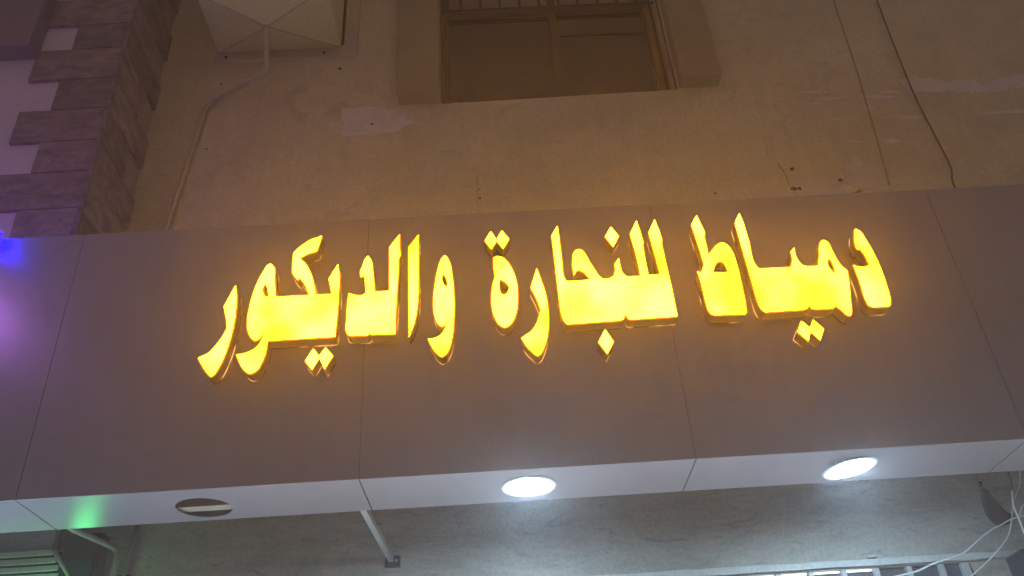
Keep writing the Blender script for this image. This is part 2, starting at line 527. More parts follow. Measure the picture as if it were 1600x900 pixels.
def rough_stone(name, lo, hi, parent, face, m, seed):
    """a stone with an uneven cut face and ragged outline; face = 'front' (-y) or 'side' (+x)"""
    bm = bmesh.new()
    nx, nz = 9, 5
    g = {}
    rr = random.Random(seed)
    for i in range(nx+1):
        for j in range(nz+1):
            u, w = i/nx, j/nz
            z = lo[2] + (hi[2]-lo[2])*w
            edge = min(i, nx-i, j, nz-j) == 0
            amp = 0.0 if edge else 1.0
            d = amp*(0.006*noise.noise((u*7+seed, w*4+seed*2.3, 0)) + 0.005*noise.noise((u*3, w*17+seed, 5))+0.006)
            wob = 0.004*noise.noise((u*9+seed*3, w*9, 2)) if edge else 0
            if face == 'front':
                g[i, j] = bm.verts.new((lo[0]+(hi[0]-lo[0])*u + wob, lo[1]-d, z+wob))
            else:
                g[i, j] = bm.verts.new((hi[0]+d, lo[1]+(hi[1]-lo[1])*u + wob, z+wob))
    for i in range(nx):
        for j in range(nz):
            bm.faces.new((g[i, j], g[i+1, j], g[i+1, j+1], g[i, j+1]))
    back = bmesh.ops.extrude_edge_only(bm, edges=[e for e in bm.edges if e.is_boundary])
    vs_ = [e for e in back['geom'] if isinstance(e, bmesh.types.BMVert)]
    for v in vs_:
        if face == 'front':
            v.co.y = hi[1]
        else:
            v.co.x = lo[0]
    local(bm, parent)
    return finish(bm, name, m, parent)


for i in range(len(rows)-1):
    zt, zb = rows[i]-0.004, rows[i+1]+0.004
    long_front = i % 2 == 1
    xl = -1.945 if long_front else -1.772
    ys = 0.66 if long_front else WY-0.004
    rough_stone('quoin_stone', (xl+rs.uniform(-.01, .01), NY-0.022, zb), (NX+0.020, NY+0.01, zt), nb, 'front', M_stone, i+1)
    rough_stone('quoin_stone', (NX-0.01, NY+0.012, zb), (NX+0.022, ys, zt), nb, 'side', M_stone, i+31)
box('darker_side_skin', (NX, NY+0.015, 0.95), (NX+0.004, WY-0.002, 4.4), M_side, nb, 0)  # thin skin keeps this side darker than the pink front
tube('corner_bead', [(NX+0.022, NY-0.024, 4.4), (NX+0.022, NY-0.024, 0.95)], 0.012, M_stone, nb, 8)
box('window_surround', (-2.30, NY-0.11, 2.73), (-1.955, NY+0.02, 4.6), M_trimleft, nb, 0.014)

# ------------------------------------------------------------------ the sign board
FH, FD = 1.183, 0.327
board = thing('sign_board', 'long grey metal sign box with panel joints running across the whole shop front', 'sign board', (0, 0, 0))
LAMPS = [(0.613, 0.166), (1.832, 0.166)]
HOLE = (-0.610, 0.190)
edges = [-3.66, -2.44, -1.22, 0.0, 1.22, 2.44, 3.66, 4.88]
for a, b in zip(edges, edges[1:]):
    g = 0.0009
    box('front_panel', (a+g, 0.0, 0.0), (b-g, 0.004, FH), M_acp, board, 0.0012)
    loops = [[(a+0.0026, 0.0045), (b-0.0026, 0.0045), (b-0.0026, FD), (a+0.0026, FD)]]
    for (x, y), r in [(LAMPS[0], 0.088), (LAMPS[1], 0.088), (HOLE, 0.103)]:
        if a < x < b:
            loops.append(circle(x, y, r))
    prism('soffit_panel', loops, 0.0, 0.004, M_acp, board, 'xy')
    box('back_lip', (a+g, FD-0.004, 0.0045), (b-g, FD, 0.05), M_acp, board, 0)
box('joint_backing', (-3.65, 0.006, 0.006), (4.87, 0.012, FH-0.004), M_joint, board, 0)
prism('joint_backing', [[(-3.65, 0.013), (4.87, 0.013), (4.87, FD-0.006), (-3.65, FD-0.006)],
                        circle(*HOLE, 0.12), circle(*LAMPS[0], 0.10), circle(*LAMPS[1], 0.10)], 0.0045, 0.007, M_hole, board, 'xy')
box('top_cap', (-3.65, 0.0045, FH-0.004), (4.87, FD, FH-0.001), M_acp, board, 0)
box('back_sheet', (-3.65, FD-0.003, 0.052), (4.87, FD, FH-0.006), M_steel, board, 0)
box('timber_batten', (-1.15, 0.205, 0.012), (-0.05, 0.258, 0.05), M_beam, board, 0.003)
tube('loose_wire', smooth_path([(-0.70, 0.15, 0.09), (-0.66, 0.15, 0.03), (-0.61, 0.16, 0.05), (-0.56, 0.14, 0.025), (-0.53, 0.15, 0.09)]), 0.0025, M_wire, board, 6)
# struts tying the box back to the wall
st = thing('support_strut', 'pale steel strut from the sign box to a dark plate on the grey wall', 'strut', (0.0, WY, -0.05))
d = Vector((0.018, WY-0.01, -0.052)) - Vector((-0.035, FD+0.003, 0.004))
bm = bmesh.new()
for s0, s1, wd in ((0, 1, 0.012),):
    p0, p1 = Vector((-0.035, FD+0.003, 0.012)), Vector((0.012, WY-0.012, -0.046))
    side, upv = Vector((1, 0, 0)), Vector((0, 0.1, 1))
    q0 = [bm.verts.new(p0 + side*a + upv*b) for a, b in ((-wd, -wd), (wd, -wd), (wd, wd), (-wd, wd))]
    q1 = [bm.verts.new(p1 + side*a + upv*b) for a, b in ((-wd, -wd), (wd, -wd), (wd, wd), (-wd, wd))]
    for k in range(4):
        bm.faces.new((q0[k], q0[(k+1) % 4], q1[(k+1) % 4], q1[k]))
    bm.faces.new(list(reversed(q0)))
    bm.faces.new(q1)
local(bm, st)
finish(bm, 'tube', M_steel, st)
box('wall_plate', (-0.015, WY-0.012, -0.080), (0.050, WY+0.004, -0.030), M_darksteel, st, 0.003)
tube('bolt', [(0.034, WY-0.020, -0.052), (0.034, WY-0.012, -0.052)], 0.006, M_steel, st, 8)

br = thing('dark_wall_shape', 'dark pointed shape on the grey wall beside the loose white cables', 'bracket', (2.70, WY, 0.0))  # near-black pointed piece lying flat on the cement
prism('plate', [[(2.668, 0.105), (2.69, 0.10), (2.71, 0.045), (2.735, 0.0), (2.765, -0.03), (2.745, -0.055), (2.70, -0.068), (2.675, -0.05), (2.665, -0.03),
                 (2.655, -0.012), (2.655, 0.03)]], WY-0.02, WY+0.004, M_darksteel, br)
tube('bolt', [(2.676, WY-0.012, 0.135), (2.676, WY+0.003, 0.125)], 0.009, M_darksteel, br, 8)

# ------------------------------------------------------------------ lit letters
def letter(key, label):
    loops = LETTERS[key]
    xs = [p[0] for p in loops[0]]
    zs = [p[1] for p in loops[0]]
    t = thing('sign_letter', label, 'lit letter', ((min(xs)+max(xs))/2, 0, min(zs)))
    prism('face', loops, -0.066, -0.0625, M_letter, t)
    prism('return', loops, -0.062, -0.006, M_gold, t)
    bm = bmesh.new()
    for lp in loops:
        add_tube(bm, [(x, -0.063, z) for x, z in lp], 0.0042, 6, True)
    local(bm, t)
    finish(bm, 'rim', M_trimgold, t)
    bm = bmesh.new()
    add_tube(bm, [(x, -0.005, z) for x, z in loops[0]], 0.0022, 5, True)
    local(bm, t)
    finish(bm, 'light_gap', M_leak, t)
    return t


LETTERS = {      # outlines (x, z) in metres on the sign face; further loops are holes
    'ra_end': [
        [(-0.518,0.831),(-0.512,0.813),(-0.508,0.794),(-0.505,0.781),(-0.504,0.768),(-0.503,0.754),(-0.502,0.741),(-0.501,0.729),(-0.501,0.717),(-0.501,0.705),(-0.5,0.693),(-0.5,0.681),(-0.501,0.667),(-0.501,0.653),(-0.502,0.64),(-0.502,0.626),(-0.503,0.613),(-0.505,0.6),(-0.506,0.586),(-0.508,0.573),(-0.51,0.56),(-0.512,0.547),(-0.514,0.536),(-0.516,0.524),(-0.519,0.513),(-0.521,0.502),(-0.524,0.491),(-0.528,0.478),(-0.532,0.465),(-0.537,0.452),(-0.541,0.442),(-0.545,0.433),(-0.551,0.425),(-0.562,0.416),(-0.573,0.425),(-0.584,0.439),(-0.592,0.45),(-0.599,0.461),(-0.606,0.472),(-0.615,0.487),(-0.623,0.502),(-0.611,0.509),(-0.599,0.514),(-0.588,0.52),(-0.58,0.527),(-0.573,0.537),(-0.567,0.547),(-0.561,0.555),(-0.556,0.564),(-0.551,0.573),(-0.546,0.582),(-0.541,0.593),(-0.537,0.604),(-0.533,0.616),(-0.529,0.627),(-0.531,0.643),(-0.534,0.659),(-0.537,0.674),(-0.541,0.688),(-0.545,0.701),(-0.549,0.715),(-0.553,0.73)],
    ],
    'waw_kaf_yeh': [
        [(-0.385,0.928),(-0.37,0.912),(-0.365,0.901),(-0.363,0.888),(-0.362,0.874),(-0.362,0.861),(-0.361,0.847),(-0.359,0.835),(-0.357,0.822),(-0.356,0.809),(-0.354,0.797),(-0.353,0.784),(-0.351,0.764),(-0.297,0.763),(-0.217,0.763),(-0.223,0.778),(-0.229,0.794),(-0.236,0.809),(-0.243,0.823),(-0.253,0.837),(-0.263,0.85),(-0.267,0.836),(-0.282,0.856),(-0.289,0.868),(-0.295,0.881),(-0.296,0.898),(-0.296,0.914),(-0.297,0.93),(-0.297,0.946),(-0.297,0.961),(-0.296,0.977),(-0.288,0.987),(-0.279,0.997),(-0.271,1.007),(-0.262,1.015),(-0.253,1.023),(-0.244,1.03),(-0.234,1.037),(-0.225,1.042),(-0.214,1.046),(-0.204,1.049),(-0.194,1.053),(-0.183,1.056),(-0.191,1.013),(-0.2,0.977),(-0.211,0.974),(-0.222,0.972),(-0.233,0.968),(-0.245,0.962),(-0.256,0.954),(-0.268,0.947),(-0.259,0.937),(-0.249,0.928),(-0.241,0.917),(-0.233,0.904),(-0.226,0.889),(-0.219,0.874),(-0.214,0.862),(-0.21,0.849),(-0.206,0.836),(-0.203,0.823),(-0.199,0.808),(-0.196,0.793),(-0.194,0.778),(-0.191,0.763),(-0.128,0.762),(-0.131,0.779),(-0.134,0.796),(-0.137,0.809),(-0.14,0.822),(-0.144,0.835),(-0.129,0.868),(-0.109,0.908),(-0.106,0.893),(-0.103,0.877),(-0.101,0.862),(-0.099,0.848),(-0.098,0.834),(-0.098,0.821),(-0.098,0.807),(-0.098,0.794),(-0.098,0.78),(-0.098,0.767),(-0.098,0.754),(-0.098,0.741),(-0.098,0.729),(-0.098,0.716),(-0.098,0.704),(-0.098,0.691),(-0.098,0.679),(-0.099,0.667),(-0.099,0.653),(-0.099,0.64),(-0.1,0.627),(-0.1,0.614),(-0.101,0.601),(-0.101,0.587),(-0.102,0.574),(-0.102,0.561),(-0.362,0.56),(-0.363,0.548),(-0.363,0.536),(-0.363,0.525),(-0.365,0.513),(-0.366,0.502),(-0.369,0.491),(-0.371,0.48),(-0.374,0.469),(-0.379,0.457),(-0.383,0.444),(-0.39,0.434),(-0.398,0.427),(-0.408,0.422),(-0.418,0.42),(-0.428,0.425),(-0.437,0.433),(-0.445,0.442),(-0.452,0.452),(-0.458,0.463),(-0.464,0.475),(-0.469,0.486),(-0.474,0.497),(-0.479,0.508),(-0.469,0.508),(-0.46,0.509),(-0.447,0.512),(-0.436,0.515),(-0.423,0.521),(-0.412,0.528),(-0.405,0.535),(-0.399,0.543),(-0.393,0.552),(-0.388,0.565),(-0.384,0.58),(-0.382,0.596),(-0.38,0.612),(-0.385,0.595),(-0.389,0.584),(-0.395,0.574),(-0.403,0.567),(-0.412,0.564),(-0.422,0.57),(-0.432,0.582),(-0.44,0.597),(-0.446,0.613),(-0.449,0.626),(-0.451,0.639),(-0.452,0.652),(-0.453,0.665),(-0.453,0.678),(-0.453,0.69),(-0.452,0.703),(-0.451,0.717),(-0.45,0.731),(-0.449,0.745),(-0.447,0.759),(-0.445,0.773),(-0.443,0.784),(-0.441,0.796),(-0.438,0.808),(-0.436,0.82),(-0.433,0.832),(-0.43,0.843),(-0.426,0.855),(-0.422,0.868),(-0.417,0.88),(-0.412,0.892),(-0.407,0.906),(-0.4,0.919)],
        [(-0.398,0.827),(-0.389,0.809),(-0.383,0.786),(-0.379,0.763),(-0.391,0.766),(-0.403,0.788),(-0.406,0.805),(-0.402,0.821)],
    ],
    'yeh_dots': [
        [(-0.184,0.514),(-0.16,0.482),(-0.136,0.517),(-0.106,0.477),(-0.135,0.422),(-0.158,0.472),(-0.182,0.421),(-0.212,0.461)],
    ],
    'lam_dal': [
        [(0.141,1.043),(0.142,1.026),(0.143,1.01),(0.143,0.994),(0.144,0.979),(0.145,0.963),(0.146,0.948),(0.147,0.933),(0.14,0.914),(0.14,0.9),(0.14,0.886),(0.14,0.873),(0.14,0.859),(0.14,0.845),(0.139,0.832),(0.139,0.818),(0.138,0.804),(0.138,0.791),(0.137,0.778),(0.136,0.764),(0.136,0.751),(0.135,0.738),(0.135,0.725),(0.134,0.712),(0.134,0.7),(0.133,0.687),(0.133,0.675),(0.133,0.662),(0.132,0.65),(0.132,0.638),(0.132,0.625),(0.131,0.612),(0.131,0.598),(0.131,0.585),(0.131,0.571),(0.131,0.558),(0.037,0.562),(0.03,0.571),(0.022,0.559),(-0.042,0.561),(-0.056,0.569),(-0.063,0.588),(-0.065,0.601),(-0.064,0.615),(-0.063,0.63),(-0.063,0.643),(-0.063,0.657),(-0.063,0.67),(-0.063,0.684),(-0.063,0.697),(-0.062,0.711),(-0.062,0.725),(-0.061,0.737),(-0.06,0.749),(-0.059,0.761),(-0.046,0.757),(-0.035,0.752),(-0.024,0.748),(-0.012,0.747),(-0.002,0.749),(0.009,0.759),(0.008,0.773),(0.008,0.786),(0.006,0.8),(0.004,0.813),(0.002,0.827),(-0.001,0.844),(-0.01,0.835),(-0.016,0.842),(-0.018,0.86),(-0.015,0.874),(-0.01,0.887),(-0.007,0.9),(-0.004,0.912),(-0,0.924),(0.013,0.941),(0.025,0.922),(0.03,0.908),(0.033,0.893),(0.034,0.877),(0.036,0.861),(0.038,0.848),(0.039,0.834),(0.041,0.82),(0.042,0.806),(0.043,0.791),(0.044,0.776),(0.045,0.762),(0.103,0.76),(0.099,0.978)],
    ],
    'alif': [
        [(0.221,1.037),(0.221,1.022),(0.221,1.007),(0.221,0.992),(0.221,0.977),(0.222,0.962),(0.222,0.947),(0.222,0.932),(0.222,0.919),(0.222,0.906),(0.222,0.892),(0.222,0.879),(0.222,0.866),(0.222,0.853),(0.222,0.84),(0.222,0.827),(0.222,0.814),(0.222,0.801),(0.222,0.788),(0.221,0.775),(0.221,0.762),(0.221,0.75),(0.221,0.737),(0.22,0.725),(0.22,0.713),(0.22,0.7),(0.219,0.688),(0.217,0.674),(0.216,0.661),(0.214,0.647),(0.212,0.633),(0.209,0.62),(0.207,0.608),(0.204,0.596),(0.2,0.584),(0.196,0.573),(0.19,0.559),(0.183,0.545),(0.18,0.752),(0.179,0.973)],
    ],
    'waw': [
        [(0.329,0.922),(0.339,0.911),(0.347,0.891),(0.351,0.879),(0.354,0.866),(0.355,0.853),(0.356,0.839),(0.357,0.826),(0.359,0.812),(0.36,0.798),(0.361,0.784),(0.362,0.77),(0.362,0.756),(0.363,0.742),(0.363,0.728),(0.363,0.714),(0.363,0.701),(0.363,0.688),(0.363,0.674),(0.363,0.661),(0.362,0.649),(0.362,0.636),(0.361,0.623),(0.36,0.61),(0.359,0.597),(0.358,0.585),(0.357,0.572),(0.356,0.56),(0.355,0.547),(0.353,0.535),(0.35,0.523),(0.348,0.51),(0.345,0.498),(0.341,0.486),(0.337,0.475),(0.332,0.464),(0.326,0.455),(0.31,0.445),(0.3,0.451),(0.291,0.461),(0.283,0.472),(0.276,0.483),(0.27,0.495),(0.265,0.506),(0.261,0.517),(0.257,0.529),(0.267,0.529),(0.277,0.53),(0.291,0.534),(0.303,0.541),(0.313,0.552),(0.321,0.566),(0.326,0.578),(0.329,0.59),(0.332,0.603),(0.335,0.616),(0.333,0.603),(0.329,0.591),(0.314,0.579),(0.305,0.584),(0.297,0.593),(0.29,0.607),(0.285,0.624),(0.282,0.638),(0.28,0.652),(0.279,0.667),(0.278,0.68),(0.278,0.693),(0.279,0.706),(0.28,0.719),(0.281,0.733),(0.282,0.748),(0.284,0.762),(0.285,0.776),(0.287,0.79),(0.289,0.804),(0.292,0.819),(0.294,0.833),(0.297,0.848),(0.301,0.862),(0.304,0.878),(0.309,0.893),(0.315,0.907)],
        [(0.32,0.829),(0.329,0.814),(0.333,0.801),(0.336,0.787),(0.335,0.764),(0.324,0.774),(0.316,0.797),(0.316,0.817)],
    ],
    'teh_dots': [
        [(0.523,1.032),(0.545,0.99),(0.57,1.034),(0.598,0.988),(0.57,0.939),(0.545,0.981),(0.522,0.939),(0.496,0.983)],
    ],
    'teh': [
        [(0.527,0.896),(0.542,0.903),(0.552,0.902),(0.562,0.898),(0.573,0.89),(0.581,0.878),(0.589,0.866),(0.594,0.855),(0.599,0.843),(0.603,0.831),(0.607,0.818),(0.61,0.807),(0.612,0.795),(0.614,0.783),(0.616,0.771),(0.617,0.759),(0.618,0.748),(0.618,0.736),(0.618,0.725),(0.617,0.713),(0.617,0.702),(0.616,0.69),(0.615,0.679),(0.614,0.668),(0.613,0.657),(0.611,0.646),(0.608,0.634),(0.605,0.622),(0.601,0.61),(0.597,0.599),(0.592,0.589),(0.586,0.579),(0.579,0.571),(0.568,0.563),(0.557,0.559),(0.545,0.564),(0.535,0.574),(0.529,0.582),(0.525,0.591),(0.521,0.602),(0.517,0.612),(0.514,0.623),(0.513,0.634),(0.511,0.646),(0.51,0.657),(0.51,0.668),(0.509,0.68),(0.509,0.691),(0.51,0.702),(0.511,0.714),(0.512,0.725),(0.514,0.74),(0.516,0.755),(0.519,0.77),(0.524,0.786),(0.529,0.802),(0.528,0.815),(0.527,0.828),(0.526,0.84),(0.526,0.854),(0.526,0.868),(0.527,0.882)],
        [(0.548,0.789),(0.558,0.782),(0.566,0.775),(0.573,0.766),(0.579,0.756),(0.585,0.746),(0.58,0.733),(0.574,0.721),(0.561,0.709),(0.548,0.723),(0.545,0.738),(0.545,0.756),(0.546,0.772)],
    ],
    'ra': [
        [(0.702,0.834),(0.705,0.822),(0.707,0.811),(0.71,0.8),(0.712,0.789),(0.715,0.777),(0.717,0.766),(0.72,0.754),(0.723,0.742),(0.725,0.731),(0.727,0.719),(0.729,0.707),(0.73,0.694),(0.731,0.682),(0.732,0.67),(0.733,0.658),(0.733,0.646),(0.733,0.633),(0.732,0.62),(0.732,0.608),(0.731,0.595),(0.73,0.583),(0.729,0.571),(0.728,0.559),(0.726,0.548),(0.725,0.536),(0.723,0.525),(0.721,0.513),(0.718,0.503),(0.715,0.492),(0.711,0.482),(0.708,0.471),(0.703,0.461),(0.699,0.451),(0.694,0.441),(0.688,0.433),(0.676,0.424),(0.666,0.43),(0.656,0.442),(0.648,0.451),(0.641,0.46),(0.635,0.47),(0.63,0.479),(0.626,0.489),(0.622,0.499),(0.618,0.509),(0.632,0.519),(0.644,0.527),(0.656,0.535),(0.664,0.544),(0.672,0.555),(0.678,0.566),(0.683,0.576),(0.688,0.587),(0.691,0.598),(0.695,0.609),(0.698,0.621),(0.702,0.632),(0.699,0.644),(0.696,0.656),(0.694,0.668),(0.69,0.681),(0.687,0.692),(0.683,0.704),(0.678,0.716),(0.674,0.727),(0.67,0.739),(0.686,0.788)],
    ],
    'lam_noon_jeem_alif': [
        [(0.805,1.042),(0.807,0.975),(0.808,0.87),(0.808,0.858),(0.807,0.846),(0.807,0.834),(0.806,0.822),(0.806,0.81),(0.807,0.798),(0.808,0.786),(0.811,0.776),(0.816,0.761),(0.863,0.76),(0.912,0.762),(0.906,0.773),(0.9,0.784),(0.893,0.795),(0.885,0.804),(0.867,0.811),(0.857,0.801),(0.849,0.786),(0.848,0.801),(0.847,0.817),(0.847,0.831),(0.847,0.845),(0.849,0.859),(0.851,0.872),(0.853,0.885),(0.857,0.897),(0.87,0.914),(0.885,0.915),(0.894,0.909),(0.902,0.899),(0.907,0.889),(0.911,0.878),(0.915,0.866),(0.918,0.854),(0.923,0.842),(0.928,0.83),(0.933,0.818),(0.938,0.806),(0.942,0.796),(0.946,0.785),(0.951,0.776),(0.959,0.768),(0.967,0.762),(0.979,0.76),(0.991,0.763),(1.009,0.774),(1.014,0.786),(1.018,0.801),(1.019,0.816),(1.019,0.831),(1.04,0.86),(1.041,0.847),(1.041,0.834),(1.042,0.821),(1.043,0.808),(1.044,0.796),(1.047,0.785),(1.054,0.776),(1.061,0.767),(1.117,0.765),(1.113,0.867),(1.102,0.979),(1.139,1.047),(1.147,0.997),(1.152,0.93),(1.148,0.917),(1.148,0.839),(1.15,0.768),(1.196,0.768),(1.19,0.862),(1.18,0.98),(1.216,1.049),(1.226,0.996),(1.232,0.942),(1.227,0.92),(1.229,0.834),(1.234,0.699),(1.235,0.569),(1.231,0.565),(1.048,0.563),(1.04,0.568),(1.036,0.577),(1.033,0.587),(1.027,0.576),(1.021,0.566),(1.009,0.562),(0.997,0.561),(0.813,0.558),(0.8,0.559),(0.793,0.566),(0.788,0.577),(0.784,0.589),(0.782,0.603),(0.78,0.617),(0.779,0.63),(0.779,0.643),(0.778,0.657),(0.777,0.796),(0.775,0.991)],
    ],
    'noon_dot': [
        [(1.028,1.023),(1.055,0.971),(1.024,0.917),(0.997,0.971)],
    ],
    'jeem_dot': [
        [(0.945,0.526),(0.971,0.469),(0.94,0.416),(0.912,0.47)],
    ],
    'tah': [
        [(1.396,1.058),(1.406,1.014),(1.416,0.967),(1.409,0.944),(1.409,0.848),(1.418,0.861),(1.428,0.874),(1.437,0.884),(1.446,0.894),(1.456,0.902),(1.467,0.908),(1.478,0.91),(1.489,0.904),(1.498,0.892),(1.504,0.882),(1.507,0.871),(1.51,0.86),(1.513,0.847),(1.514,0.833),(1.515,0.819),(1.515,0.805),(1.516,0.79),(1.516,0.776),(1.516,0.762),(1.516,0.749),(1.516,0.736),(1.516,0.723),(1.515,0.71),(1.515,0.697),(1.515,0.684),(1.514,0.671),(1.514,0.659),(1.514,0.646),(1.513,0.633),(1.513,0.621),(1.512,0.608),(1.51,0.594),(1.509,0.581),(1.507,0.567),(1.501,0.558),(1.38,0.561),(1.366,0.568),(1.359,0.585),(1.357,0.597),(1.356,0.609),(1.356,0.622),(1.355,0.635),(1.355,0.648),(1.355,0.661),(1.355,0.673),(1.354,0.686),(1.354,0.699),(1.354,0.712),(1.353,0.724),(1.352,0.737),(1.351,0.749),(1.35,0.762),(1.349,0.775),(1.362,0.762),(1.372,0.784),(1.381,0.806),(1.377,0.878),(1.365,1.008)],
        [(1.409,0.764),(1.419,0.786),(1.428,0.801),(1.439,0.813),(1.453,0.816),(1.465,0.805),(1.47,0.784),(1.471,0.772),(1.471,0.76)],
    ],
    'meem_yeh_alif': [
        [(1.578,1.057),(1.586,1.002),(1.589,0.9),(1.588,0.886),(1.588,0.872),(1.586,0.858),(1.585,0.844),(1.585,0.83),(1.585,0.817),(1.587,0.804),(1.589,0.792),(1.593,0.781),(1.598,0.77),(1.663,0.769),(1.73,0.768),(1.737,0.784),(1.743,0.799),(1.746,0.814),(1.747,0.829),(1.747,0.844),(1.766,0.864),(1.765,0.849),(1.764,0.834),(1.764,0.82),(1.766,0.807),(1.769,0.795),(1.774,0.783),(1.781,0.773),(1.797,0.768),(1.841,0.767),(1.846,0.78),(1.85,0.793),(1.854,0.806),(1.859,0.821),(1.862,0.836),(1.866,0.851),(1.871,0.866),(1.88,0.885),(1.894,0.894),(1.903,0.891),(1.911,0.882),(1.915,0.87),(1.917,0.856),(1.918,0.841),(1.92,0.829),(1.922,0.817),(1.924,0.805),(1.926,0.793),(1.93,0.781),(1.933,0.769),(1.938,0.758),(1.946,0.746),(1.954,0.734),(1.943,0.666),(1.925,0.578),(1.923,0.564),(1.92,0.549),(1.915,0.535),(1.908,0.524),(1.898,0.525),(1.89,0.533),(1.884,0.545),(1.863,0.573),(1.851,0.563),(1.834,0.561),(1.777,0.563),(1.765,0.568),(1.759,0.583),(1.748,0.568),(1.73,0.563),(1.581,0.562),(1.569,0.573),(1.564,0.586),(1.561,0.601),(1.56,0.613),(1.559,0.626),(1.559,0.639),(1.558,0.651),(1.558,0.664),(1.558,0.677),(1.557,0.69),(1.557,0.702),(1.557,0.715),(1.548,1.005)],
        [(1.893,0.799),(1.898,0.793),(1.901,0.782),(1.902,0.769),(1.903,0.757),(1.902,0.745),(1.901,0.733),(1.901,0.721),(1.894,0.732),(1.888,0.743),(1.884,0.758),(1.882,0.775),(1.886,0.791)],
    ],
    'dal': [
        [(2.045,0.942),(2.057,0.933),(2.063,0.924),(2.066,0.913),(2.069,0.902),(2.071,0.89),(2.074,0.878),(2.076,0.867),(2.078,0.856),(2.08,0.845),(2.082,0.834),(2.084,0.822),(2.085,0.811),(2.086,0.799),(2.088,0.788),(2.089,0.777),(2.09,0.767),(2.09,0.756),(2.091,0.745),(2.092,0.734),(2.092,0.723),(2.092,0.71),(2.092,0.698),(2.092,0.685),(2.092,0.673),(2.091,0.661),(2.091,0.648),(2.09,0.637),(2.09,0.625),(2.089,0.614),(2.088,0.602),(2.087,0.591),(2.084,0.58),(2.076,0.56),(2.063,0.555),(2.004,0.557),(1.991,0.566),(1.988,0.575),(1.987,0.586),(1.985,0.598),(1.985,0.61),(1.985,0.622),(1.985,0.634),(1.986,0.647),(1.987,0.659),(1.987,0.671),(1.984,0.762),(1.993,0.756),(2.003,0.752),(2.014,0.75),(2.027,0.751),(2.038,0.753),(2.05,0.757),(2.045,0.802),(2.033,0.842),(2.024,0.834),(2.02,0.843),(2.019,0.859),(2.022,0.877),(2.024,0.89),(2.027,0.904),(2.03,0.917),(2.037,0.936)],
    ],
    'yeh_dots_right': [
        [(1.711,0.514),(1.737,0.482),(1.758,0.517),(1.789,0.471),(1.762,0.422),(1.735,0.464),(1.716,0.423),(1.684,0.465)],
    ],
}


for key, label in [
    ('dal', 'glowing yellow Arabic letter dal, rightmost on the sign, a single open hook'),
    ('meem_yeh_alif', 'glowing yellow joined letters meem, yeh and alif on a long bar above paired dots'),
    ('yeh_dots_right', 'glowing yellow pair of diamond dots below the rightmost word of the sign'),
    ('tah', 'glowing yellow letter tah, a looped arch with a slanted upright at its left'),
    ('lam_noon_jeem_alif', 'largest glowing yellow joined letters in the middle of the sign, with three tall uprights'),
    ('noon_dot', 'single glowing yellow diamond dot above the middle word between its uprights'),
    ('jeem_dot', 'single glowing yellow diamond dot below the middle word'),
    ('ra', 'glowing yellow curved letter raa of the middle word beside the round looped letter'),
    ('teh', 'glowing yellow round looped letter teh directly beneath a pair of dots'),
    ('teh_dots', 'glowing yellow pair of diamond dots above the round looped letter'),
    ('waw', 'glowing yellow letter waw with small eye and hooked tail, standing alone in the left phrase'),
    ('alif', 'glowing yellow single upright stroke between the lone waw and the boxy lam and dal'),
    ('lam_dal', 'glowing yellow joined letters lam and dal, a boxy body with one tall upright'),
    ('waw_kaf_yeh', 'glowing yellow joined letters yeh, kaf and waw with a bent flag-like top stroke'),
    ('yeh_dots', 'glowing yellow pair of diamond dots below the leftmost word'),
    ('ra_end', 'glowing yellow curved letter raa, leftmost on the sign'),
]:
    letter(key, label)

# ------------------------------------------------------------------ downlights in the underside
for (x, y), tilt, dz, label in [(LAMPS[0], 0.0, 0.0, 'lit round white downlight sitting flush under the middle of the sign box'),
                                (LAMPS[1], radians(-6), -0.005, 'lit round white downlight hanging tilted under the right end of the sign box')]:
    t = thing('downlight', label, 'downlight', (x, y, 0.0), 'downlights under the sign box')
    c = (x, y, 0.0)
    lathe('ring', [(0.084, 0.02), (0.0865, 0.0), (0.0865, -0.006), (0.103, -0.006), (0.105, -0.004), (0.105, -0.0015), (0.103, -0.0008), (0.087, -0.0008),
                   (0.086, 0.02), (0.084, 0.02)], c, M_ring, t)
    lathe('lens', [(0.0, -0.013), (0.03, -0.012), (0.06, -0.009), (0.080, -0.004), (0.0835, 0.004), (0.0, 0.004)], c, M_lamp, t)
    lathe('housing', [(0.0, 0.09), (0.06, 0.09), (0.083, 0.03), (0.083, 0.006), (0.0, 0.006)], c, M_ring, t, 24)
    lamp = bpy.data.lights.new('beam', 'SPOT')
    lamp.energy = 30
    lamp.color = (0.70, 0.88, 1.0)
    lamp.spot_size = radians(100)
    lamp.spot_blend = 0.6
    lamp.shadow_soft_size = 0.07
    lo = bpy.data.objects.new('beam', lamp)
    COL.objects.link(lo)
    lo.parent = t
    lo.location = (0, 0, -0.03)
    t.rotation_euler = (0, tilt, 0)
    t.location.z += dz

